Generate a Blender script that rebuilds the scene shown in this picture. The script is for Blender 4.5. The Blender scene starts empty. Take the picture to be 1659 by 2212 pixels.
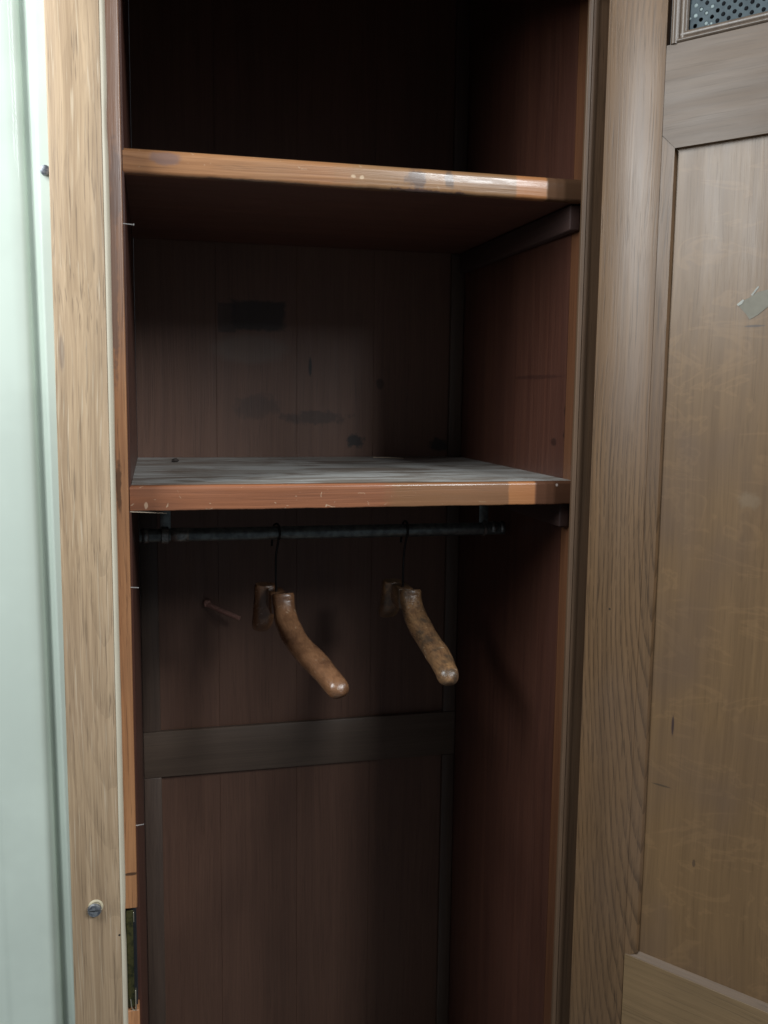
import bpy, bmesh, math, random
from mathutils import Vector, Matrix
random.seed(7)
sc = bpy.context.scene
D = bpy.data
PI = math.pi

# ------------------------------------------------------------------ camera
cam = D.cameras.new('camera'); co = D.objects.new('camera', cam); sc.collection.objects.link(co)
yaw, pitch, roll = 0.2391, 0.1246, 0.0123
fw = Vector((math.sin(yaw)*math.cos(pitch), math.cos(yaw)*math.cos(pitch), -math.sin(pitch)))
rt = Vector((math.cos(yaw), -math.sin(yaw), 0)); up = rt.cross(fw)
r2 = rt*math.cos(roll)+up*math.sin(roll); u2 = -rt*math.sin(roll)+up*math.cos(roll)
m = Matrix((r2, u2, -fw)).transposed().to_4x4(); m.translation = Vector((0.0464, -1.1868, 0.0267))
co.matrix_world = m
cam.sensor_fit = 'VERTICAL'; cam.sensor_height = 24.0; cam.lens = 24.0*2041.3/2212.0
cam.clip_start = 0.02; cam.clip_end = 50
cam.dof.use_dof = True; cam.dof.focus_distance = 1.22; cam.dof.aperture_fstop = 9.0
sc.camera = co

# ------------------------------------------------------------------ world + light
w = D.worlds.new('World'); sc.world = w; w.use_nodes = True
bg = w.node_tree.nodes['Background']
bg.inputs[0].default_value = (0.80, 0.90, 1.0, 1); bg.inputs[1].default_value = 0.112

def area(name, loc, target, sx, sy, power, col):
    l = D.lights.new(name, 'AREA'); l.shape = 'RECTANGLE'; l.size = sx; l.size_y = sy
    l.energy = power; l.color = col
    o = D.objects.new(name, l); sc.collection.objects.link(o); o.location = loc
    o.rotation_euler = (Vector(target)-Vector(loc)).to_track_quat('-Z', 'Y').to_euler()
    return o
# daylight from a window behind the photographer, to the right
area('window_light_front', (1.42, -2.60, 1.52), (0.3, 0.2, -0.1), 0.42, 1.1, 34, (0.92, 0.97, 1.0))
area('window_light_right', (2.35, -2.30, 1.52), (0.2, 0.2, -0.1), 0.6, 1.1, 62, (0.92, 0.97, 1.0))
# daylight from a window at the left, high beside the painted wall
area('window_light_side', (-0.82, -0.50, 0.78), (-0.10, 0.0, 0.25), 0.4, 1.0, 26, (0.93, 0.98, 1.0))

vs = sc.view_settings
sc.display_settings.display_device = 'sRGB'
vs.view_transform = 'Standard'; vs.look = 'None'; vs.exposure = 0.0; vs.gamma = 1.0; vs.use_curve_mapping = False
sc.cycles.max_bounces = 6

# ------------------------------------------------------------------ materials
class NT:
    def __init__(s, name):
        s.m = D.materials.new(name); s.m.use_nodes = True; s.t = s.m.node_tree
        s.b = s.t.nodes['Principled BSDF']
    def n(s, typ, **kw):
        k = s.t.nodes.new(typ)
        for a, v in kw.items(): setattr(k, a, v)
        return k
    def l(s, a, b): s.t.links.new(a, b)
    def setin(s, node, i, v):
        if hasattr(v, 'links') or isinstance(v, bpy.types.NodeSocket): s.l(v, node.inputs[i])
        else: node.inputs[i].default_value = v
    def math(s, op, a, b=0.0, c=None, clamp=False):
        k = s.n('ShaderNodeMath', operation=op); k.use_clamp = clamp
        s.setin(k, 0, a); s.setin(k, 1, b)
        if c is not None: s.setin(k, 2, c)
        return k.outputs[0]
    def ramp(s, v, lo, hi, a=0.0, b=1.0):
        k = s.n('ShaderNodeMapRange'); k.interpolation_type = 'SMOOTHSTEP'
        s.setin(k, 0, v); k.inputs[1].default_value = lo; k.inputs[2].default_value = hi
        k.inputs[3].default_value = a; k.inputs[4].default_value = b
        return k.outputs[0]
    def mix(s, f, a, b, mode='MIX'):
        k = s.n('ShaderNodeMix', data_type='RGBA', blend_type=mode)
        s.setin(k, 0, f)
        for i, v in ((6, a), (7, b)):
            if isinstance(v, tuple): v = (*v, 1) if len(v) == 3 else v
            s.setin(k, i, v)
        return k.outputs[2]
    def obj(s): return s.n('ShaderNodeTexCoord').outputs['Object']
    def mapped(s, v, scale, loc=(0, 0, 0)):
        k = s.n('ShaderNodeMapping'); s.l(v, k.inputs[0])
        k.inputs['Scale'].default_value = scale; k.inputs['Location'].default_value = loc
        return k.outputs[0]
    def noise(s, v, scale=1.0, detail=3.0, rough=0.55, dist=0.0):
        k = s.n('ShaderNodeTexNoise'); s.l(v, k.inputs['Vector'])
        k.inputs['Scale'].default_value = scale; k.inputs['Detail'].default_value = detail
        k.inputs['Roughness'].default_value = rough; k.inputs['Distortion'].default_value = dist
        return k.outputs['Fac']

def spot_mask(nt, sep, axes, c, r, soft=0.35, wob=None, box=False):
    """mask of an ellipse or box centred c with radii r in two object axes"""
    dx = nt.math('DIVIDE', nt.math('SUBTRACT', sep[axes[0]], c[0]), r[0])
    dz = nt.math('DIVIDE', nt.math('SUBTRACT', sep[axes[1]], c[1]), r[1])
    if box:
        d = nt.math('MAXIMUM', nt.math('ABSOLUTE', dx), nt.math('ABSOLUTE', dz))
    else:
        d = nt.math('SQRT', nt.math('ADD', nt.math('MULTIPLY', dx, dx), nt.math('MULTIPLY', dz, dz)))
    if wob is not None:
        d = nt.math('ADD', d, wob)
    return nt.ramp(d, 1.0-soft, 1.0+soft, 1.0, 0.0)

def wood(name, light, dark, axis='Z', streak=1.0, rings=None, pores=0.5, flecks=0.0, rough=0.45, coat=0.0,
         blotch=0.35, blotchcol=None, spots=(), bump=0.15, seed=0.0, fleckcol=(0.6, 0.5, 0.36), ray=0.0, scratches=0.0, dust=0.0, coatr=0.28, dull=None, bscale=1.0):
    nt = NT(name); v = nt.obj()
    def sc3(across, along):
        return {'Z': (across, across, along), 'X': (along, across, across), 'Y': (across, along, across)}[axis]
    L = (seed, seed*1.7, seed*0.6)
    # gentle sideways wander of the grain
    warp = nt.n('ShaderNodeTexNoise'); nt.l(nt.mapped(v, sc3(7, 3.0), L), warp.inputs['Vector']); warp.inputs['Scale'].default_value = 1.0
    warp.inputs['Detail'].default_value = 1.0
    off = nt.n('ShaderNodeVectorMath', operation='MULTIPLY_ADD')
    nt.l(warp.outputs['Color'], off.inputs[0]); off.inputs[1].default_value = (0.02, 0.02, 0.02); nt.l(v, off.inputs[2])
    vw = off.outputs[0]
    f1 = nt.noise(nt.mapped(vw, sc3(95, 1.6), L), 1, 4, 0.6)
    f2 = nt.noise(nt.mapped(vw, sc3(300, 3.2), L), 1, 3, 0.65)
    f3 = nt.noise(nt.mapped(vw, sc3(26, 0.8), L), 1, 2, 0.5)
    g = nt.math('ADD', nt.math('MULTIPLY', f1, 0.37), nt.math('ADD', nt.math('MULTIPLY', f2, 0.38), nt.math('MULTIPLY', f3, 0.25)))
    g = nt.ramp(g, 0.5-0.16/streak, 0.5+0.16/streak)
    col = nt.mix(g, dark, light)
    height = g
    if rings:
        # rings = (centre xyz, across scale, along scale, bands, strength)
        c, ac, al, bands, st = rings
        mp = nt.n('ShaderNodeVectorMath', operation='SUBTRACT'); nt.l(vw, mp.inputs[0]); mp.inputs[1].default_value = c
        q = nt.mapped(mp.outputs[0], sc3(ac, al))
        wv = nt.n('ShaderNodeTexWave', wave_type='RINGS', rings_direction='SPHERICAL', wave_profile='SAW')
        nt.l(q, wv.inputs['Vector']); wv.inputs['Scale'].default_value = bands
        wv.inputs['Distortion'].default_value = 2.6; wv.inputs['Detail'].default_value = 2.0; wv.inputs['Detail Scale'].default_value = 1.2
        brk = nt.noise(nt.mapped(vw, sc3(260, 40), L), 1, 3, 0.7)
        rr = nt.math('MULTIPLY', nt.ramp(wv.outputs['Fac'], 0.45, 0.95), nt.ramp(brk, 0.30, 0.55))
        rr = nt.math('MULTIPLY', rr, nt.math('MULTIPLY', nt.ramp(nt.noise(nt.mapped(v, (5, 5, 3), L)), 0.35, 0.6), st))
        col = nt.mix(rr, col, tuple(0.38*x for x in dark))
        height = nt.math('SUBTRACT', height, rr)
    if pores:
        p = nt.noise(nt.mapped(vw, sc3(560, 10), (seed+3, seed, seed)), 1, 2, 0.6)
        pm = nt.math('MULTIPLY', nt.ramp(p, 0.56, 0.70), pores)
        col = nt.mix(pm, col, tuple(0.4*x for x in dark)); height = nt.math('SUBTRACT', height, pm)
    if flecks:
        p = nt.noise(nt.mapped(vw, sc3(420, 8), (seed-5, seed, seed)), 1, 2, 0.55)
        pm = nt.math('MULTIPLY', nt.ramp(p, 0.60, 0.72), flecks)
        col = nt.mix(pm, col, fleckcol)
    if ray:
        p = nt.noise(nt.mapped(v, sc3(7, 19), (seed+9, seed, 2)), 1, 3, 0.6, 2.2)
        pm = nt.math('MULTIPLY', nt.math('MULTIPLY', nt.ramp(p, 0.53, 0.58), nt.ramp(p, 0.58, 0.64, 1, 0)), ray)
        col = nt.mix(pm, col, tuple(min(1, 1.45*x) for x in light))
    if scratches:
        p = nt.noise(nt.mapped(v, (60, 60, 75), (seed+19, seed, 2)), 1, 3, 0.6, 1.2)
        pm = nt.math('MULTIPLY', nt.ramp(p, 0.66, 0.70), scratches)
        col = nt.mix(pm, col, (0.62, 0.47, 0.32))
    b = nt.noise(nt.mapped(v, (3.4*bscale, 3.4*bscale, 2.2*bscale), (seed*2, 0, seed)), 1, 3, 0.6)
    bc = blotchcol or tuple(0.6*x for x in dark)
    col = nt.mix(nt.math('MULTIPLY', nt.ramp(b, 0.42, 0.75), blotch), col, bc)
    if spots:
        sp = nt.n('ShaderNodeSeparateXYZ'); nt.l(v, sp.inputs[0])
        sep = {'X': sp.outputs[0], 'Y': sp.outputs[1], 'Z': sp.outputs[2]}
        wn = nt.noise(nt.mapped(v, (70, 70, 70)), 1, 3, 0.6)
        for s_ in spots:
            ax, c, r, colr, st = s_[:5]; o = s_[5] if len(s_) > 5 else {}
            wob = nt.math('MULTIPLY', nt.math('SUBTRACT', wn, 0.5), o.get('wob', 0.8))
            mk = spot_mask(nt, sep, ax, c, r, o.get('soft', 0.3), wob, o.get('box', False))
            col = nt.mix(nt.math('MULTIPLY', mk, st), col, colr)
    rv = nt.math('ADD', nt.math('MULTIPLY', nt.noise(nt.mapped(v, sc3(40, 5))), 0.25), rough-0.12, clamp=True)
    if dust:
        dn = nt.noise(nt.mapped(v, (6, 20, 20), (4, seed, 1)), 1, 5, 0.65, 0.8)
        dm = nt.math('MULTIPLY', nt.ramp(dn, 0.38, 0.6), dust)
        col = nt.mix(dm, col, (0.43, 0.43, 0.41))
    nt.l(col, nt.b.inputs['Base Color']); nt.l(rv, nt.b.inputs['Roughness'])
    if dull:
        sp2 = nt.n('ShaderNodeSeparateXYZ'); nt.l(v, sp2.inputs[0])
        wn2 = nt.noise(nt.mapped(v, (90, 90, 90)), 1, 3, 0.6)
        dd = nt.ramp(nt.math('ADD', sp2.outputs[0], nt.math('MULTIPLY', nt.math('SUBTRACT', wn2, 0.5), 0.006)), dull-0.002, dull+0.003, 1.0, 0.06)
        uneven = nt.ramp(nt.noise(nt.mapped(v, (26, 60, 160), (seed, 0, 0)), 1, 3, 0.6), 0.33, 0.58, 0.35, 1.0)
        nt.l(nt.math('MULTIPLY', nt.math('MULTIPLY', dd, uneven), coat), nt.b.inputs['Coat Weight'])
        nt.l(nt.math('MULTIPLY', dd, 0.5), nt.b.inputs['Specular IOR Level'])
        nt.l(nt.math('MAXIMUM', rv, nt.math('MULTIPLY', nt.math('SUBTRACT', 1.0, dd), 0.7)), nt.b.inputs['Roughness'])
    else: nt.b.inputs['Coat Weight'].default_value = coat
    nt.b.inputs['Coat Roughness'].default_value = coatr
    bp = nt.n('ShaderNodeBump'); bp.inputs['Strength'].default_value = bump; bp.inputs['Distance'].default_value = 0.0012
    nt.l(height, bp.inputs['Height']); nt.l(bp.outputs[0], nt.b.inputs['Normal'])
    return nt.m

def plain(name, col, rough=0.5, metal=0.0, var=0.25, scale=60.0, col2=None, coat=0.0, bump=0.05):
    nt = NT(name); v = nt.obj()
    f = nt.noise(v, scale, 4, 0.6)
    c2 = col2 or tuple(x*(1-var) for x in col)
    nt.l(nt.mix(nt.ramp(f, 0.35, 0.68), col, c2), nt.b.inputs['Base Color'])
    nt.b.inputs['Metallic'].default_value = metal
    nt.l(nt.math('ADD', nt.math('MULTIPLY', f, 0.2), rough-0.1), nt.b.inputs['Roughness'])
    nt.b.inputs['Coat Weight'].default_value = coat
    bp = nt.n('ShaderNodeBump'); bp.inputs['Strength'].default_value = bump; bp.inputs['Distance'].default_value = 0.001
    nt.l(f, bp.inputs['Height']); nt.l(bp.outputs[0], nt.b.inputs['Normal'])
    return nt.m

OAK = wood('pale_oak', (0.49, 0.35, 0.22), (0.32, 0.218, 0.13), 'Z', streak=1.25, pores=0.6, flecks=0.5, rough=0.5,
           rings=((-0.005, 0.0, -0.0717), 30, 3.2, 1.2, 0.22), blotch=0.25, blotchcol=(0.30, 0.20, 0.14), seed=1.3,
           fleckcol=(0.60, 0.50, 0.37),
           spots=((('X', 'Z'), (-0.002, -0.0717), (0.004, 0.006), (0.06, 0.035, 0.02), 0.9),
                  (('X', 'Z'), (-0.0083, -0.6698), (0.0014, 0.0014), (0.01, 0.01, 0.01), 1.0, {'wob': 0.0}),
                  (('X', 'Z'), (-0.058, 0.07), (0.003, 0.02), (0.14, 0.10, 0.08), 0.5)))
OAK_EDGE = wood('oak_edge_painted_lit', (0.70, 0.64, 0.50), (0.55, 0.48, 0.36), 'Z', streak=0.8, pores=0.15, rough=0.45, blotch=0.1, seed=4)  # paler copy of the oak: light on the rounded edge put into colour
ORANGE = wood('orange_pine_strip', (0.56, 0.27, 0.12), (0.36, 0.155, 0.065), 'Z', streak=1.1, pores=0.6, rough=0.36, coat=0.3,
              blotch=0.45, blotchcol=(0.17, 0.09, 0.06), seed=8,
              spots=((('X', 'Z'), (0.006, 0.27), (0.006, 0.05), (0.035, 0.03, 0.035), 0.8, {'wob': 1.6}),
                     (('X', 'Z'), (0.003, 0.16), (0.004, 0.12), (0.06, 0.045, 0.045), 0.6, {'wob': 1.5}),
                     (('X', 'Z'), (0.007, -0.60), (0.009, 0.002), (0.08, 0.04, 0.02), 0.9),
                     (('X', 'Z'), (0.007, 0.50), (0.02, 0.40), (0.24, 0.14, 0.10), 0.7, {'box': True, 'wob': 0.3, 'soft': 0.3}),
                     (('X', 'Z'), (0.003, -0.09), (0.003, 0.03), (0.05, 0.025, 0.015), 0.7, {'wob': 1.8})))
REDWALL = wood('red_brown_side_board', (0.10, 0.040, 0.025), (0.058, 0.022, 0.015), 'Z', streak=0.9, pores=0.3, rough=0.42, coat=0.15,
               blotch=0.4, seed=5,
               spots=((('Y', 'Z'), (0.083, 0.007), (0.010, 0.013), (0.02, 0.008, 0.006), 0.8, {'wob': 2.2}),
                      (('Y', 'Z'), (0.087, -0.030), (0.008, 0.006), (0.02, 0.008, 0.006), 0.8, {'wob': 2.2}),
                      (('Y', 'Z'), (0.128, -0.042), (0.009, 0.006), (0.02, 0.008, 0.006), 0.7, {'wob': 1.8}),
                      (('Y', 'Z'), (0.083, -0.576), (0.005, 0.014), (0.02, 0.008, 0.006), 0.8),
                      (('Y', 'Z'), (0.20, 0.055), (0.10, 0.003), (0.03, 0.012, 0.01), 0.5, {'wob': 1.5})))
BACK = wood('brown_back_boards', (0.160, 0.082, 0.053), (0.112, 0.056, 0.037), 'Z', streak=0.8, pores=0.3, rough=0.5,
            blotch=0.45, seed=11,
            spots=((('X', 'Z'), (0.236, 0.165), (0.047, 0.026), (0.02, 0.016, 0.014), 0.85, {'box': True, 'wob': 0.5, 'soft': 0.15}),
                   (('X', 'Z'), (0.178, 0.160), (0.016, 0.026), (0.02, 0.016, 0.016), 0.6, {'box': True, 'wob': 0.1, 'soft': 0.08}),
                   (('X', 'Z'), (0.22, 0.105), (0.065, 0.026), (0.14, 0.105, 0.085), 0.5, {'wob': 0.3}),
                   (('X', 'Z'), (0.331, 0.075), (0.0028, 0.016), (0.01, 0.008, 0.008), 0.95),
                   (('X', 'Z'), (0.466, 0.045), (0.008, 0.010), (0.03, 0.015, 0.012), 0.7, {'wob': 1.2}),
                   (('X', 'Z'), (0.417, -0.062), (0.016, 0.011), (0.012, 0.01, 0.01), 0.9, {'wob': 2.4}),
                   (('X', 'Z'), (0.582, -0.070), (0.018, 0.012), (0.012, 0.01, 0.01), 0.85, {'wob': 2.0}),
                   (('X', 'Z'), (0.34, -0.02), (0.06, 0.012), (0.03, 0.02, 0.018), 0.6, {'wob': 2.0}),
                   (('X', 'Z'), (0.23, 0.00), (0.04, 0.02), (0.035, 0.024, 0.022), 0.45, {'wob': 1.6})))
FRAME_IN = wood('dark_back_frame', (0.11, 0.072, 0.052), (0.07, 0.045, 0.033), 'Z', streak=0.8, pores=0.25, rough=0.5, blotch=0.3, seed=21)
RAIL_IN = wood('dark_back_rail', (0.135, 0.095, 0.070), (0.095, 0.066, 0.048), 'X', streak=0.8, pores=0.25, rough=0.45, blotch=0.3, seed=23)
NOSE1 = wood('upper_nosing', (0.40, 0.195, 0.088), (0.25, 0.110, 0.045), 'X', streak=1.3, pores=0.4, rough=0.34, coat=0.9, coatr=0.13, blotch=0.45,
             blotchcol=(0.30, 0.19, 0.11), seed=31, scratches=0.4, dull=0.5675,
             spots=((('X', 'Z'), (0.535, 0.3045), (0.245, 0.03), (0.24, 0.150, 0.074), 0.5, {'box': True, 'wob': 0.25, 'soft': 0.12}),  # grey-green sheen painted into the base colour
                    (('X', 'Z'), (0.546, 0.300), (0.022, 0.030), (0.46, 0.19, 0.07), 0.8, {'box': True, 'wob': 0.18, 'soft': 0.09}),  # lit orange patch painted into the colour
                    (('X', 'Z'), (0.612, 0.300), (0.044, 0.030), (0.09, 0.045, 0.026), 0.9, {'box': True, 'wob': 0.05, 'soft': 0.06}),  # shadow on the right end painted into the colour
                    (('X', 'Z'), (0.385, 0.305), (0.014, 0.013), (0.10, 0.07, 0.06), 0.75, {'wob': 1.8}),
                    (('X', 'Z'), (0.43, 0.307), (0.006, 0.012), (0.09, 0.07, 0.06), 0.7, {'wob': 1.8}),
                    (('X', 'Z'), (0.065, 0.309), (0.018, 0.008), (0.17, 0.11, 0.10), 0.7, {'wob': 1.0}),
                    (('X', 'Z'), (0.30, 0.303), (0.0034, 0.0020), (0.62, 0.46, 0.30), 0.7, {'wob': 2.5}),
                    (('X', 'Z'), (0.312, 0.3020), (0.0026, 0.0024), (0.62, 0.46, 0.30), 0.7, {'wob': 2.5}),
                    (('X', 'Z'), (0.40, 0.2895), (0.05, 0.003), (0.07, 0.04, 0.04), 0.8, {'wob': 3.0}),
                    (('X', 'Z'), (0.17, 0.2895), (0.05, 0.002), (0.07, 0.04, 0.03), 0.6, {'wob': 3.0})))
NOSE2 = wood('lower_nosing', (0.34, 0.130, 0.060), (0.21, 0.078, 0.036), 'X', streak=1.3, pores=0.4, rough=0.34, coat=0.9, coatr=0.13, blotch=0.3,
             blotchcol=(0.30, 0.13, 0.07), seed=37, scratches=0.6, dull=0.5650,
             spots=((('X', 'Z'), (0.45, -0.11), (0.095, 0.03), (0.21, 0.115, 0.052), 0.6, {'box': True, 'wob': 0.35, 'soft': 0.15}),  # sheen zone, painted as a base tone
                    (('X', 'Z'), (0.545, -0.11), (0.020, 0.030), (0.46, 0.19, 0.07), 0.8, {'box': True, 'wob': 0.18, 'soft': 0.09}),  # brighter lit patch, painted in
                    (('X', 'Z'), (0.610, -0.11), (0.045, 0.030), (0.085, 0.04, 0.024), 0.9, {'box': True, 'wob': 0.05, 'soft': 0.06}),  # right end darkened: its shadow is painted in
                    (('X', 'Z'), (0.035, -0.119), (0.0022, 0.0042), (0.62, 0.44, 0.30), 0.7, {'wob': 3.0}),
                    (('X', 'Z'), (0.597, -0.098), (0.0018, 0.0018), (0.6, 0.5, 0.45), 0.9)))
UNDER = wood('shelf_underside', (0.13, 0.052, 0.032), (0.08, 0.03, 0.02), 'X', streak=0.8, pores=0.2, rough=0.5, blotch=0.35, seed=41)
SHELFTOP = wood('dusty_shelf_board', (0.26, 0.22, 0.18), (0.15, 0.12, 0.10), 'X', streak=0.9, pores=0.2, rough=0.5, blotch=0.2, seed=43, dust=0.9)
DOORW = wood('grey_brown_door_oak', (0.220, 0.128, 0.062), (0.135, 0.077, 0.037), 'Z', streak=0.8, pores=0.6, rough=0.44, coat=0.16,
             rings=((0.135, 0.0, 0.06), 28, 3.6, 1.8, 0.6), blotch=0.35, blotchcol=(0.16, 0.115, 0.095), seed=51,
             spots=((('X', 'Z'), (0.036, -0.26), (0.0016, 0.0016), (0.02, 0.015, 0.01), 0.9),))
DOORR = wood('grey_brown_rail_oak', (0.170, 0.110, 0.066), (0.120, 0.077, 0.047), 'X', streak=0.8, pores=0.3, rough=0.50, coat=0.06,
             blotch=0.4, seed=57)
DOORP = wood('door_panel_oak', (0.240, 0.143, 0.066), (0.170, 0.100, 0.046), 'Z', streak=0.8, pores=0.25, rough=0.40, coat=0.15,
             blotch=0.6, bscale=1.6, blotchcol=(0.135, 0.088, 0.062), seed=61, ray=0.22,
             spots=((('X', 'Z'), (0.129, -0.405), (0.0017, 0.014), (0.05, 0.03, 0.03), 0.9, {'wob': 0.6}),
                    (('X', 'Z'), (0.117, -0.4905), (0.012, 0.0012), (0.06, 0.045, 0.03), 0.7, {'wob': 1.0}),
                    (('X', 'Z'), (0.1672, -0.584), (0.002, 0.005), (0.08, 0.05, 0.03), 0.8),
                    (('X', 'Z'), (0.212, -0.097), (0.012, 0.010), (0.26, 0.19, 0.12), 0.5, {'wob': 2.6, 'soft': 0.5}),
                    (('X', 'Z'), (0.205, 0.113), (0.012, 0.0012), (0.07, 0.05, 0.04), 0.8, {'wob': 1.6})))
MOULD = wood('moulding_wood', (0.18, 0.135, 0.10), (0.12, 0.088, 0.066), 'Z', streak=0.8, pores=0.2, rough=0.38, coat=0.2, blotch=0.2, seed=71)
CLEATW = wood('dark_cleat_wood', (0.055, 0.024, 0.018), (0.032, 0.014, 0.011), 'Y', streak=0.8, pores=0.2, rough=0.7, blotch=0.3, seed=77)
BOTRAIL = wood('golden_bottom_rail_oak', (0.27, 0.175, 0.088), (0.195, 0.125, 0.060), 'X', streak=0.9, pores=0.4, rough=0.5, coat=0.06, blotch=0.3, seed=59)
LIPPING = wood('orange_brown_lipping', (0.155, 0.066, 0.030), (0.10, 0.040, 0.019), 'Z', streak=0.9, pores=0.3, rough=0.4, coat=0.2, blotch=0.35, seed=75)
JAMB = wood('right_jamb_wood', (0.16, 0.092, 0.050), (0.095, 0.055, 0.030), 'Z', streak=0.9, pores=0.4, rough=0.58, coat=0.04, blotch=0.3, seed=73)
HANG = wood('varnished_hanger_wood', (0.25, 0.125, 0.062), (0.16, 0.075, 0.036), 'Y', streak=0.8, pores=0.35, rough=0.24, coat=0.55, blotch=0.8, bscale=9, blotchcol=(0.07, 0.032, 0.018), seed=81, coatr=0.26, bump=0.5, scratches=0.35)
HANG2 = wood('worn_hanger_wood', (0.30, 0.165, 0.075), (0.12, 0.062, 0.034), 'Y', streak=1.0, pores=0.5, rough=0.30, coat=0.4, bump=0.5, blotch=0.9,
             blotchcol=(0.06, 0.045, 0.032), bscale=14, seed=87, scratches=0.6)
MINT = plain('mint_gloss_paint', (0.555, 0.625, 0.55), 0.5, var=0.12, scale=5, coat=0.15, bump=0.12)
STEEL = plain('dull_steel', (0.17, 0.19, 0.185), 0.36, 0.8, col2=(0.09, 0.10, 0.10), scale=90)
COLLAR = plain('worn_collar_metal', (0.30, 0.30, 0.28), 0.33, 0.9, col2=(0.15, 0.15, 0.15), scale=160)
WIRE = plain('black_wire', (0.03, 0.03, 0.03), 0.4, 0.8)
NAIL = plain('bright_nail', (0.80, 0.79, 0.76), 0.30, 0.6)
SCREW = plain('grey_screw', (0.34, 0.36, 0.38), 0.42, 0.7, col2=(0.11, 0.12, 0.15), scale=250)
SLOT = plain('screw_slot', (0.02, 0.02, 0.02), 0.7)
FRESH = plain('fresh_cut_wood', (0.58, 0.50, 0.34), 0.6, scale=200)
BRASS = plain('tarnished_brass', (0.16, 0.15, 0.06), 0.36, 0.8, col2=(0.05, 0.055, 0.03), scale=140, bump=0.3)
BRIGHTBRASS = plain('bright_brass_lip', (0.75, 0.74, 0.62), 0.25, 0.9)
ZINC = plain('blue_grey_grille_paint', (0.060, 0.092, 0.108), 0.62, 0.0, col2=(0.035, 0.055, 0.068), scale=40)
DARK = plain('painted_recess_shade', (0.012, 0.014, 0.018), 0.9)  # near-black standing in for shade in the plate cut and grille holes
PAINTDOT = plain('paint_blob', (0.34, 0.42, 0.42), 0.5)
PAPER = plain('aged_paper', (0.27, 0.25, 0.20), 0.7, var=0.12, scale=90)
PAPERW = plain('torn_white_paper', (0.5, 0.5, 0.45), 0.8)
SPLINT = plain('pale_splinter', (0.6, 0.5, 0.38), 0.7, scale=300)
RUST = plain('rusty_red_rod', (0.5, 0.27, 0.22), 0.5, 0.2, scale=220)
GRIT = plain('dark_crumb', (0.04, 0.03, 0.025), 0.9, scale=300)

# ------------------------------------------------------------------ mesh helpers
def add_box(bm, a, b, bev=0.0, seg=2):
    vs_ = [bm.verts.new((x, y, z)) for x in (a[0], b[0]) for y in (a[1], b[1]) for z in (a[2], b[2])]
    idx = [(0, 1, 3, 2), (4, 6, 7, 5), (0, 4, 5, 1), (2, 3, 7, 6), (0, 2, 6, 4), (1, 5, 7, 3)]
    fs = [bm.faces.new([vs_[i] for i in f]) for f in idx]
    if bev:
        es = list({e for f in fs for e in f.edges})
        bmesh.ops.bevel(bm, geom=es, offset=bev, segments=seg, affect='EDGES', profile=0.5, clamp_overlap=True)
    return bm
def box(a, b, bev=0.0, seg=2):
    return add_box(bmesh.new(), a, b, bev, seg)
def ring_frame(d):
    d = d.normalized(); a = Vector((0, 0, 1)) if abs(d.z) < 0.9 else Vector((0, 1, 0))
    x = d.cross(a).normalized(); return x, x.cross(d).normalized()
def tube(pts, rad, n=12, bm=None, caps=True):
    """rad: number, or list of (r_across, r_up)"""
    bm = bm or bmesh.new(); pts = [Vector(p) for p in pts]; rings = []
    for i, p in enumerate(pts):
        d = pts[min(i+1, len(pts)-1)]-pts[max(i-1, 0)]
        x, y = ring_frame(d)
        r = rad[i] if isinstance(rad, (list, tuple)) else (rad, rad)
        rings.append([bm.verts.new(p+x*r[0]*math.cos(2*PI*k/n)+y*r[1]*math.sin(2*PI*k/n)) for k in range(n)])
    for a, b in zip(rings, rings[1:]):
        for k in range(n): bm.faces.new((a[k], a[(k+1) % n], b[(k+1) % n], b[k]))
    if caps:
        bm.faces.new(rings[0][::-1]); bm.faces.new(rings[-1])
    return bm
def catmull(P, steps=8):
    P = [Vector(p) for p in P]; out = []
    Q = [2*P[0]-P[1]]+P+[2*P[-1]-P[-2]]
    for i in range(1, len(Q)-2):
        for s in range(steps):
            t = s/steps
            out.append(0.5*((2*Q[i])+(Q[i+1]-Q[i-1])*t+(2*Q[i-1]-5*Q[i]+4*Q[i+1]-Q[i+2])*t*t+(3*Q[i]-Q[i-1]-3*Q[i+1]+Q[i+2])*t**3))
    out.append(Q[-2]); return out
def extrude_profile(prof, z0, z1, tilt=0.0, closed=True, nz=1):
    """xy outline swept upward"""
    bm = bmesh.new(); rows = []
    for k in range(nz+1):
        z = z0+(z1-z0)*k/nz
        rows.append([bm.verts.new((x+tilt*z, y, z)) for x, y in prof])
    n = len(prof)
    for r0, r1 in zip(rows, rows[1:]):
        for i in range(n if closed else n-1): bm.faces.new((r0[i], r0[(i+1) % n], r1[(i+1) % n], r1[i]))
    if closed:
        bm.faces.new(rows[0][::-1]); bm.faces.new(rows[-1])
    return bm
def obj(name, bm, mat, parent=None, smooth=False):
    bmesh.ops.recalc_face_normals(bm, faces=bm.faces)
    me = D.meshes.new(name); bm.to_mesh(me); bm.free(); me.materials.append(mat)
    for p in me.polygons: p.use_smooth = smooth
    if smooth:
        try: me.set_sharp_from_angle(angle=math.radians(50))
        except Exception: pass
    o = D.objects.new(name, me); sc.collection.objects.link(o)
    if parent is not None:
        o.parent = parent
        if parent.type == 'EMPTY': o.matrix_parent_inverse = Matrix.Translation(-parent.location)
    return o
def empty(name, loc):
    o = D.objects.new(name, None); sc.collection.objects.link(o); o.location = loc; o.empty_display_size = 0.05
    return o
def tag(o, label=None, cat=None, group=None, kind=None):
    if label: o['label'] = label
    if cat: o['category'] = cat
    if group: o['group'] = group
    if kind: o['kind'] = kind
    return o

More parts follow.
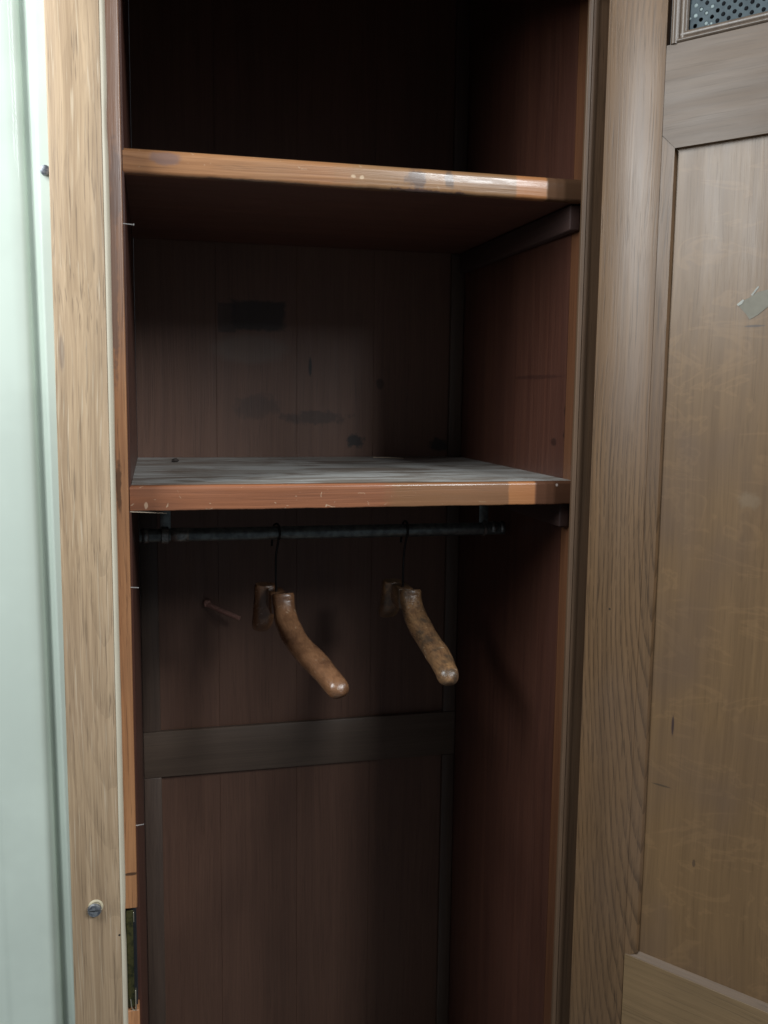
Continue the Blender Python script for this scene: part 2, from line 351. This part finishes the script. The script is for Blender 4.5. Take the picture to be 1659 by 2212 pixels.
# ------------------------------------------------------------------ painted wall beside the wardrobe
def wall_profile():
    p = [(-1.6, 0.030), (-0.163, 0.030), (-0.158, 0.0295), (-0.155, 0.0275), (-0.150, 0.0265)]
    p += [(-0.112, 0.0265)]
    for k in range(1, 13):            # broad rounded shoulder
        a = k/12*PI/2
        p.append((-0.112+0.020*math.sin(a), 0.0265+0.013*(1-math.cos(a))))
    p += [(-0.0890, 0.0400)]
    for k in range(0, 9):
        a = k/8*PI
        p.append((-0.0870+0.0115*k/8, 0.0400-0.0185*(1-math.cos(a))/2))
    p += [(-0.02, 0.0213)]
    out = []
    for q in p:
        if not out or (abs(q[0]-out[-1][0])+abs(q[1]-out[-1][1]) > 1e-5): out.append(q)
    return out
wp = wall_profile() + [(-0.02, 0.12), (-1.6, 0.12)]
wall = obj('painted_wall', extrude_profile(wp, -1.5, 1.1, tilt=-0.010, nz=1), MINT, smooth=True)
tag(wall, 'smooth pale mint painted wall with upright grooves, left of the oak post', 'wall')
ws = obj('wall_screw', tube([(-0.0715, 0.0218, 0.2806), (-0.0715, 0.0165, 0.2806), (-0.0715, 0.0155, 0.2806)],
         [(0.0062, 0.0062), (0.0056, 0.0056), (0.003, 0.003)], 20), SCREW, smooth=True)
tag(ws, 'small grey screw head in the mint wall, half hidden by the oak post', 'screw')

# ------------------------------------------------------------------ wardrobe
Z0, Z1 = -1.45, 0.95
XL, XR, YB = 0.0165, 0.6262, 0.5753
W = empty('wardrobe', (0.3, 0.3, Z0))
tag(W, 'open old wooden wardrobe with two shelves, a hanging rail and its door swung out', 'wardrobe')

# left stile: face with a slightly wavy rounded inner edge, coloured as if brightly lit
prof_edge = []
obj('stile', box((-0.0659, 0.0, Z0), (-0.0062, 0.0215, Z1), 0.0012), OAK, W, True)
bm = bmesh.new(); rows = []; nz = 120
for k in range(nz+1):
    z = Z0+(Z1-Z0)*k/nz
    j = 0.0002*math.sin(z*9.0)+0.00015*math.sin(z*31+1)+(random.random()-0.5)*0.0003
    if abs(z-0.333) < 0.02 or abs(z+0.66) < 0.02: j -= 0.0009
    pr = [(-0.0061, 0.0213), (-0.0061, 0.0006)]+[(-0.0061+0.0055*math.sin(a*PI/10)+j*a/5, 0.0006+0.0050*(1-math.cos(a*PI/10))) for a in range(1, 6)]+[(-0.0004+j, 0.0213)]
    rows.append([bm.verts.new((x, y, z)) for x, y in pr])
n = len(rows[0])
for a, b in zip(rows, rows[1:]):
    for i in range(n): bm.faces.new((a[i], a[(i+1) % n], b[(i+1) % n], b[i]))
bm.faces.new(rows[0][::-1]); bm.faces.new(rows[-1])
tag(obj('stile_edge', bm, OAK_EDGE, W, True), 'rounded edge of the left post, coloured pale as if lit')
# orange strip behind it (cut away where the strike plate sits)
SPT, SPB = -0.648, -0.792
for a, b in ((SPT, Z1), (Z0, SPB)):
    tag(obj('stop_strip', box((-0.03, 0.0225, a), (0.0141, 0.046, b), 0.0016), ORANGE, W, True), 'orange varnished strip lining the left post')
obj('stop_strip', box((-0.03, 0.034, SPB), (0.0120, 0.046, SPT), 0.0005), DARK, W)  # floor of the cut, coloured near-black for the shade there
sp = obj('strike_plate', box((-0.001, 0.0245, SPB+0.004), (0.0082, 0.0275, SPT-0.004), 0.0005), BRASS, W, True)
sp['label'] = 'tarnished brass strike plate let into the left strip'
obj('plate_lip', box((0.0086, 0.0225, -0.794), (0.0106, 0.0300, -0.764), 0.0008), BRIGHTBRASS, sp, True)
obj('plate_lip', box((0.0084, 0.0235, -0.668), (0.0098, 0.0300, -0.654), 0.0006), BRIGHTBRASS, sp, True)
obj('plate_lip', tube(catmull([(0.0030, 0.0235, -0.776), (0.0045, 0.0235, -0.789), (0.0075, 0.0235, -0.793)], 5), 0.0009, 8), BRIGHTBRASS, sp, True)
# nails
for (x0, z0), (x1, z1) in (((0.0119, 0.2269), (0.0264, 0.2258)), ((0.0129, -0.2206), (0.0231, -0.2213)), ((0.0134, -0.5381), (0.0236, -0.5368))):
    bm = tube([(x0, 0.031, z0), (x1, 0.030, z1)], 0.00075, 8)
    d = Vector((x1-x0, 0, z1-z0)).normalized(); e = Vector((x1, 0.030, z1))
    tube([e-d*0.0002, e+d*0.0010], 0.0015 if z0 > 0 else 0.0008, 10, bm)
    obj('nail', bm, NAIL, W, True)
# big slotted screw in the stile, standing proud of a chipped countersink
c = Vector((-0.0376, 0, -0.6300))
bm = bmesh.new(); ringz = []
for (r, y) in ((0.0094, -0.0003), (0.0086, -0.0014), (0.0068, -0.0016), (0.0060, -0.0006)):
    ringz.append([bm.verts.new((c.x+0.0012+r*math.cos(t/24*2*PI), y, c.z+0.0030+r*math.sin(t/24*2*PI))) for t in range(24)])
for a, b in zip(ringz, ringz[1:]):
    for k in range(24): bm.faces.new((a[k], a[(k+1) % 24], b[(k+1) % 24], b[k]))
bm.faces.new(ringz[0]); bm.faces.new(ringz[-1])
scr = obj('screw', bm, FRESH, W, True); scr['label'] = 'slotted screw standing proud of its pale countersunk hole'
# head: two half discs with a slot between, tipped slightly
bm = bmesh.new()
R_ = 0.0088
def half(sgn):
    pts = []
    for k in range(17):
        a = k/16*PI
        pts.append((R_*math.cos(a), sgn*(0.0009+(R_-0.0009)*math.sin(a))))
    lo = [bm.verts.new((c.x-0.0004+x, -0.0019, c.z+z-0.0008)) for x, z in pts]
    hi = [bm.verts.new((c.x-0.0004+x*0.86, -0.0052, c.z+(z if abs(z) < 0.0011 else z*0.86)-0.0008)) for x, z in pts]
    bm.faces.new(lo); bm.faces.new(hi)
    for k in range(len(lo)): j = (k+1) % len(lo); bm.faces.new((lo[k], lo[j], hi[j], hi[k]))
half(1); half(-1)
hd = obj('screw_head', bm, SCREW, scr, True)

# carcass
tag(obj('left_side', box((XL-0.020, 0.0465, Z0), (XL, YB+0.02, Z1)), REDWALL, W), 'dark left inner side')
tag(obj('right_side', box((XR, 0.0905, Z0), (XR+0.020, YB+0.02, Z1)), REDWALL, W), 'red-brown right inner side')
obj('side_lipping', box((XR+0.0002, 0.0465, Z0), (XR+0.020, 0.0900, Z1)), LIPPING, W)
obj('top_board', box((XL, 0.02, 0.93), (XR, YB, Z1)), UNDER, W)
obj('added_head_blocker', box((0.0005, 0.0, 0.546), (0.6465, 0.0212, Z1), 0.0012), OAK, W)  # unseen board, added to keep light out of the top compartment
obj('bottom_board', box((XL, 0.02, Z0), (XR, YB, Z0+0.02)), SHELFTOP, W)
# right jamb lip: two small beads and a groove
pr = [(0.6262, 0.046), (0.6262, 0.0175), (0.6046, 0.0165), (0.6040, 0.012)]
for k in range(1, 9): a = k/8*PI/2; pr.append((0.6040+0.0022*(1-math.cos(a)), 0.012-0.0022*math.sin(a)))
pr += [(0.6092, 0.0098), (0.6096, 0.0110), (0.6102, 0.0112), (0.6107, 0.0098), (0.6130, 0.0100), (0.6150, 0.0102), (0.6156, 0.0108), (0.6215, 0.0108), (0.6465, 0.0108), (0.6465, 0.046)]
obj('right_jamb', extrude_profile(pr, Z0, 0.5455), JAMB, W, True)
obj('door_rebate', box((0.6465, 0.0, Z0), (0.72, 0.046, Z1), 0.001), JAMB, W)
# back: boards, frame
seams = [0.0168, 0.1585, 0.306, 0.452, 0.602, XR]
for a, b in zip(seams, seams[1:]):
    obj('back_board', box((a+0.0001, YB, Z0), (b-0.0001, YB+0.012, Z1), 0.0003, 1), BACK, W)
for a, b in ((XL, 0.0495), (0.600, XR)):
    obj('back_stile', box((a+0.0004, YB-0.011, Z0+0.02), (b-0.0004, YB-0.0005, -0.6954), 0.0015), FRAME_IN, W, True)
    obj('back_stile', box((a+0.0004, YB-0.011, -0.6056), (b-0.0004, YB-0.0005, -0.1275), 0.0015), FRAME_IN, W, True)
obj('back_stile', box((0.600, YB-0.011, -0.092), (XR-0.0005, YB-0.0005, 0.29), 0.0015), FRAME_IN, W, True)
obj('back_stile', box((0.600, YB-0.011, 0.3205), (XR-0.0005, YB-0.0005, 0.929), 0.0015), FRAME_IN, W, True)
obj('back_rail', box((XL+0.0004, YB-0.0115, -0.6950), (XR-0.0004, YB-0.0005, -0.6060), 0.0015), RAIL_IN, W, True)

# shelves
def shelf(zt, zb, nose_mat, rnd_top, rnd_bot, wav, label):
    s = obj('shelf', box((XL+0.0004, 0.058, zb+0.001), (XR-0.0004, YB-0.0005 if zt < 0 else YB-0.012, zt)), SHELFTOP if zt < 0 else UNDER, W)
    s['label'] = label
    bm = bmesh.new(); rows = []; nx = 160
    y0, y1 = 0.045, 0.058
    for k in range(nx+1):
        x = 0.0150+(XR-0.0006-0.0150)*k/nx
        j = wav*(math.sin(x*61)+math.sin(x*153+2)*0.6+(random.random()-0.5)*1.6)
        pr = [(y1, zb)]+[(y0+rnd_bot*(1-math.sin(a*PI/10)), zb+j+rnd_bot*(1-math.cos(a*PI/10))) for a in range(0, 6)]
        pr += [(y0+rnd_top*(1-math.cos(a*PI/14)), zt-rnd_top*(1-math.sin(a*PI/14))) for a in range(0, 8)]
        pr += [(y1, zt)]
        rows.append([bm.verts.new((x, y, z)) for y, z in pr])
    n = len(rows[0])
    for a, b in zip(rows, rows[1:]):
        for i in range(n): bm.faces.new((a[i], a[(i+1) % n], b[(i+1) % n], b[i]))
    bm.faces.new(rows[0][::-1]); bm.faces.new(rows[-1])
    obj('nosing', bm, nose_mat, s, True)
    return s
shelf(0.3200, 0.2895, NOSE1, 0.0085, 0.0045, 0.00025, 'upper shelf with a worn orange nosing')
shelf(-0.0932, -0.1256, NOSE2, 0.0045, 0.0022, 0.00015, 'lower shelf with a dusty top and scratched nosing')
for z in (0.2885, -0.1265):
    obj('cleat', box((XR-0.016, 0.062, z-0.034), (XR-0.0004, 0.55, z), 0.002), CLEATW, W, True)

# hanging rail
zr, yr = -0.1935, 0.29
cr = obj('clothes_rail', tube([(0.022, yr, zr), (0.6125, yr, zr-0.0012)], 0.0106, 24), STEEL, W, True)
cr['label'] = 'dull dark metal hanging rail under the lower shelf'
for x in (0.061, 0.577):
    bm = box((x-0.008, yr-0.0015, zr), (x+0.008, yr+0.0015, -0.1275), 0.0004)
    obj('bracket', bm, STEEL, cr, True)
for x, l, r in ((0.0305, 0.010, 0.0118), (0.060, 0.012, 0.0135), (0.082, 0.028, 0.0112), (0.5775, 0.006, 0.0135), (0.594, 0.010, 0.0112), (0.609, 0.008, 0.0112)):
    obj('collar', tube([(x-l/2, yr, zr), (x-l/2+0.001, yr, zr), (x+l/2-0.001, yr, zr), (x+l/2, yr, zr)], [(r*.9, r*.9), (r, r), (r, r), (r*.9, r*.9)], 24), COLLAR, cr, True)

# peg on the back boards
pg = obj('hook', tube([(0.138, YB-0.012, -0.366), (0.160, YB-0.030, -0.3745), (0.193, YB-0.050, -0.386)], 0.0042, 10), RUST, W, True)
pg['label'] = 'thin rusty hook sticking out of the back boards'
obj('hook_plate', box((0.131, YB-0.013, -0.371), (0.143, YB-0.0005, -0.359), 0.002), RUST, pg, True)

# ------------------------------------------------------------------ door (local: x along the door, y behind its inner face)
DT = 0.9309
dor = obj('door', box((0.0, 0.0, Z0+0.01), (0.0795, 0.021, 0.93), 0.0006), DOORW, None, True)
dor.parent = W; dor.matrix_parent_inverse = Matrix.Translation(-W.location)
dor.location = (0.62253, -0.008, 0.0); dor.rotation_euler = (0, 0, -DT)
dor['label'] = 'grey-brown oak door swung out to the right, inner face showing'
DW = 0.61
obj('door_stile', box((DW-0.0795, 0, Z0+0.01), (DW, 0.021, 0.93), 0.0014), DOORW, dor, True)
def rail(z0, z1, slope_top=0.0, slope_bot=0.0):
    return box((0.0799, 0.0003, z0), (DW-0.0799, 0.021, z1), 0.0010)
def prism(pts_a, pts_b):
    bm = bmesh.new(); A = [bm.verts.new(p) for p in pts_a]; B = [bm.verts.new(p) for p in pts_b]
    bm.faces.new(A); bm.faces.new(B[::-1])
    for i in range(len(A)): j = (i+1) % len(A); bm.faces.new((A[i], A[j], B[j], B[i]))
    return bm
# the rail's lower corners are mitred against the stile's sloped edge
rp = [(0.0799, 0.3510), (0.0968, 0.3335), (DW-0.0968, 0.3335), (DW-0.0799, 0.3510), (DW-0.0799, 0.4575), (0.0799, 0.4575)]
mid = obj('door_rail', prism([(x, 0.0003, z) for x, z in rp], [(x, 0.021, z) for x, z in rp]), DOORR, dor)
mid['label'] = 'wide rail between the grille and the lower panel'
obj('door_rail', rail(0.83, 0.93), DOORR, dor, True)
obj('door_rail', rail(Z0+0.011, -0.7434), BOTRAIL, dor, True)
PZ0, PZ1 = -0.7365, 0.3335       # visible panel opening
# stile bevel (runs down the hinge side), mitred under the rail
bv = prism([(0.0798, 0.0008, 0.3502), (0.0960, 0.0022, PZ1+0.0002), (0.0970, 0.0100, PZ1-0.0006), (0.0798, 0.0120, 0.3502)],
           [(0.0798, 0.0006, PZ0-0.0115), (0.0960, 0.0022, PZ0-0.0005), (0.0975, 0.0100, PZ0-0.0005), (0.0798, 0.0120, PZ0-0.0115)])
obj('bevel', bv, DOORW, dor)
bv = prism([(0.0805, 0.0006, -0.7430), (0.0980, 0.0085, -0.7366), (0.0980, 0.0125, -0.7366), (0.0805, 0.0125, -0.7430)],
           [(DW-0.0799, 0.0006, -0.7430), (DW-0.0799, 0.0085, -0.7366), (DW-0.0799, 0.0125, -0.7366), (DW-0.0799, 0.0125, -0.7430)])
obj('bevel', bv, DOORR, dor)
obj('panel', box((0.0800, 0.0088, -0.7495), (DW-0.0800, 0.0150, 0.3500)), DOORP, dor)['label'] = 'smooth oak lower panel with pale flecks'
# grille opening: bolection moulding, perforated sheet
GZ0, GZ1, GX0, GX1 = 0.4575, 0.83, 0.0840, DW-0.0840
def half_round(x0, x1, y0, h, n=8):
    return [(x0+(x1-x0)*k/n, y0-h*math.sin(PI*k/n)**0.7) for k in range(n+1)]
pr = [(GX0, 0.012)]+[(GX0, 0.002)]+half_round(GX0+0.0002, GX0+0.0105, 0.002, 0.0055)+half_round(GX0+0.0110, GX0+0.0190, 0.003, 0.0015)+[(GX0+0.0195, 0.012)]
obj('moulding', extrude_profile(pr, GZ0+0.0, GZ1), MOULD, dor, True)
# lower moulding, swept along the rail
pr2 = [(GZ0, 0.012), (GZ0, 0.0015)]+half_round(GZ0+0.0002, GZ0+0.0060, 0.0015, 0.0030)+half_round(GZ0+0.0065, GZ0+0.0135, 0.003, 0.0015)+[(GZ0+0.0140, 0.012)]
bm = bmesh.new()
A = [bm.verts.new((GX0+0.004+(z-GZ0)*0.9, y, z)) for z, y in pr2]; B = [bm.verts.new((GX1, y, z)) for z, y in pr2]
bm.faces.new(A); bm.faces.new(B[::-1])
for i in range(len(A)): j = (i+1) % len(A); bm.faces.new((A[i], A[j], B[j], B[i]))
obj('moulding', bm, MOULD, dor, True)
# perforated sheet with real holes, rows staggered
px, pz, hr = 0.0136, 0.0059, 0.0026
bm = bmesh.new(); yS = 0.0095
def v(x, z): return bm.verts.new((x, yS, z))
gx0, gz0 = GX0+0.0105, GZ0+0.0085
margin_x, margin_z = 0.011+0.006, 0.004+0.006
nrow = 30; ncol = 31
filled = []
for r in range(nrow):
    sh = (r % 2)*px/2
    for cidx in range(ncol):
        x0 = gx0+margin_x+sh+cidx*px-px/2; z0 = gz0+margin_z+r*pz-pz/2
        if x0+px > GX1+0.01: continue
        cx_, cz_ = x0+px/2, z0+pz/2
        N = 12; inner = []; outer = []
        for k in range(N):
            a = (k+0.5)/N*2*PI; ca, sa = math.cos(a), math.sin(a)
            rr = hr*(0.92+0.16*random.random())
            inner.append(v(cx_+rr*ca, cz_+rr*sa))
            s = min((px/2)/abs(ca), (pz/2)/abs(sa)); outer.append((cx_+s*ca, cz_+s*sa))
        ov = [v(*o_) for o_ in outer]
        for k in range(N):
            j = (k+1) % N
            bm.faces.new((inner[k], ov[k], ov[j], inner[j]))
        # the cell's corners
        for sx in (-1, 1):
            for sz in (-1, 1):
                cv = None
                cand = [k for k in range(N)]
                # the two neighbours whose outer points straddle this corner
                for k in cand:
                    j = (k+1) % N
                    (xa, za), (xb, zb) = outer[k], outer[j]
                    mx, mz = (xa+xb)/2-cx_, (za+zb)/2-cz_
                    on_side = lambda q: abs(abs(q[0]-cx_)-px/2) < 1e-7
                    if mx*sx > 0 and mz*sz > 0 and on_side(outer[k]) != on_side(outer[j]):
                        bm.faces.new((ov[k], v(cx_+sx*px/2, cz_+sz*pz/2), ov[j]))
        if r < 9 and cidx < 2 and random.random() < 0.45: filled.append((cx_, cz_))
# plain margins (staggered rows leave half cells at the left)
def rect(x0, z0, x1, z1):
    bm.faces.new((v(x0, z0), v(x1, z0), v(x1, z1), v(x0, z1)))
lx = gx0+margin_x-px/2
rect(gx0, gz0-0.006, lx, gz0+margin_z+nrow*pz-pz/2+0.12)
rect(lx, gz0-0.006, GX1+0.01, gz0+margin_z-pz/2)
for r in range(1, nrow, 2): rect(lx, gz0+margin_z+r*pz-pz/2, lx+px/2, gz0+margin_z+r*pz+pz/2)
gr = obj('grille', bm, ZINC, dor)
gr['label'] = 'blue-grey perforated metal sheet at the top of the door'
md = gr.modifiers.new('thick', 'SOLIDIFY'); md.thickness = 0.0008
bm = bmesh.new()
for (x, z) in filled+[(gx0+0.011, gz0+0.0045), (gx0+0.0165, gz0+0.0015), (gx0+0.0335, gz0+0.0060), (gx0+0.0370, gz0+0.0085), (gx0+0.0105, gz0+0.0200)]:
    r_ = 0.0021*(0.75+0.5*random.random())
    bmesh.ops.create_uvsphere(bm, u_segments=10, v_segments=6, radius=r_, matrix=Matrix.Translation((x, yS-0.0004, z)) @ Matrix.Diagonal((1, 0.35, 1, 1)))
obj('paint_blobs', bm, PAINTDOT, dor, True)
obj('grille_shade_sheet', box((GX0, 0.0165, GZ0), (GX1, 0.020, GZ1)), DARK, dor)  # added dark sheet that makes the holes look shaded
# torn paper left on the panel
def flat(pts, y0, th, name, mat, parent):
    return obj(name, prism([(x, y0, z) for x, z in pts], [(x, y0-th, z) for x, z in pts]), mat, parent)
yp = 0.0087
pap = flat([(0.1822, 0.1398), (0.1872, 0.1432), (0.1960, 0.1465), (0.2060, 0.1530), (0.2189, 0.1555), (0.238, 0.160), (0.236, 0.146), (0.2211, 0.1368), (0.2080, 0.1262), (0.2010, 0.1222), (0.1982, 0.1210), (0.1940, 0.1270), (0.1885, 0.1330)], yp, 0.0005, 'paper_scrap', PAPER, dor)
pap['label'] = 'torn pale paper scrap stuck to the panel'
flat([(0.1820, 0.1396), (0.1836, 0.1375), (0.1880, 0.1396), (0.1905, 0.1440), (0.1892, 0.1452)], yp-0.0006, 0.0005, 'paper_scrap', PAPERW, dor)
flat([(0.1980, 0.1498), (0.2000, 0.1490), (0.2072, 0.1585), (0.2062, 0.1602), (0.2025, 0.1560)], yp, 0.0005, 'paper_scrap', PAPERW, dor)

# ------------------------------------------------------------------ hangers
def arm(path, ru, rv, flat_start=True):
    P = catmull(path, 10); L = [0]
    for a, b in zip(P, P[1:]): L.append(L[-1]+(b-a).length)
    tot = L[-1]; rr = []
    for s in L:
        e = tot-s; q = 0.022
        cap = (1.0 if e > q else (max(0.0, 1-(1-e/q)**2.6))**0.5*0.93+0.07)*(1-0.10*max(0, 1-e/0.09))
        if flat_start and s < 0.0025: cap *= 0.9+0.1*s/0.0025
        j = 1+0.03*math.sin(s*70+ru*900)+0.015*math.sin(s*190)
        rr.append((ru*cap*j, rv*cap*(1+0.025*math.sin(s*95+1))))
    # parallel-transported rings so the bar may start upright
    bm = bmesh.new(); n = 28; x = Vector((1, 0, 0)); rings = []
    for i, p in enumerate(P):
        d = (P[min(i+1, len(P)-1)]-P[max(i-1, 0)]).normalized()
        x = (x-d*x.dot(d)).normalized(); y = d.cross(x)
        ring = []
        for k in range(n):
            a = 2*PI*k/n; ca, sa = math.cos(a), math.sin(a)
            ca = math.copysign(abs(ca)**0.8, ca); sa = math.copysign(abs(sa)**0.8, sa)
            ring.append(bm.verts.new(p+x*rr[i][0]*ca+y*rr[i][1]*sa))
        rings.append(ring)
    for a, b in zip(rings, rings[1:]):
        for k in range(n): bm.faces.new((a[k], a[(k+1) % n], b[(k+1) % n], b[k]))
    bm.faces.new(rings[0][::-1]); bm.faces.new(rings[-1])
    return bm
def hanger(near, far, mat, mat_hook, label, hx):
    t = empty('coat_hanger', (hx, 0.295, -0.300))
    tag(t, label, 'coat hanger', 'wooden coat hangers on the rail')
    obj('arm', arm(near, 0.0178, 0.0160), mat, t, True)
    obj('arm', arm(far, 0.0185, 0.0120), mat, t, True)
    obj('centre_block', box((hx-0.013, 0.288, -0.325), (hx+0.013, 0.338, -0.291), 0.003), mat, t, True)
    ax = (Vector(near[-1])-Vector(far[-1])); ax.z = 0; ax.normalize()
    top = Vector((hx-0.002, 0.302, -0.288)); ctr = Vector((hx-0.002, 0.29, zr+0.0005))
    R = 0.0130
    pts = [top+Vector((0, 0, -0.015)), top, Vector((hx-0.003, 0.297, -0.250)), Vector((hx-0.003, 0.292, -0.228))]
    for k in range(0, 20):
        a = math.radians(-60+k/19*255); rx = R if k < 13 else R*(1+0.5*(k-13)/6)
        pts.append(ctr+ax*(rx*math.cos(a))+Vector((0, 0, rx*math.sin(a)*1.05)))
    pts.append(ctr-ax*0.014+Vector((-0.003, 0, -0.024)))
    obj('hook', tube(catmull(pts, 3), 0.0018, 8), mat_hook, t, True)
    return t
hanger([(0.2400, 0.276, -0.2885), (0.2410, 0.272, -0.307), (0.2440, 0.250, -0.332), (0.2560, 0.205, -0.3550), (0.2775, 0.150, -0.3735), (0.2990, 0.082, -0.3955)],
       [(0.2205, 0.345, -0.2870), (0.2195, 0.349, -0.318), (0.218, 0.362, -0.348), (0.217, 0.395, -0.374)],
       HANG, WIRE, 'brown glossy wooden coat hanger, nearer the left post', 0.2345)
hanger([(0.4490, 0.276, -0.2905), (0.4490, 0.272, -0.307), (0.4520, 0.250, -0.332), (0.4590, 0.205, -0.3560), (0.4640, 0.150, -0.3735), (0.4590, 0.086, -0.3870)],
       [(0.4370, 0.345, -0.2890), (0.4360, 0.349, -0.314), (0.4360, 0.362, -0.338), (0.438, 0.395, -0.358)],
       HANG2, WIRE, 'mottled worn wooden coat hanger, nearer the right side', 0.4450)

# ------------------------------------------------------------------ small loose things
s1 = obj('splinter', tube([(0.4425, 0.530, -0.0915), (0.470, 0.515, -0.0912), (0.4935, 0.4989, -0.0916)], [(0.0012, 0.001), (0.0022, 0.001), (0.0014, 0.0008)], 8), SPLINT)
tag(s1, 'pale wood splinter lying at the back of the dusty shelf', 'splinter')
s2 = obj('splinter', tube([(0.0150, 0.047, -0.1262), (0.035, 0.050, -0.1276), (0.0604, 0.056, -0.1300)], [(0.0008, 0.0008), (0.0010, 0.0008), (0.0005, 0.0005)], 8), SPLINT)
tag(s2, 'thin pale splinter hanging below the lower shelf edge beside the left strip', 'splinter')
bm = bmesh.new(); bmesh.ops.create_icosphere(bm, subdivisions=2, radius=0.0048, matrix=Matrix.Translation((0.0804, 0.455, -0.0900)) @ Matrix.Diagonal((1.3, 1, 0.75, 1)))
for v_ in bm.verts: v_.co += Vector((random.uniform(-1, 1), random.uniform(-1, 1), random.uniform(-1, 1)))*0.0008
tag(obj('crumb', bm, GRIT), 'small dark crumb on the left part of the dusty shelf', 'crumb')
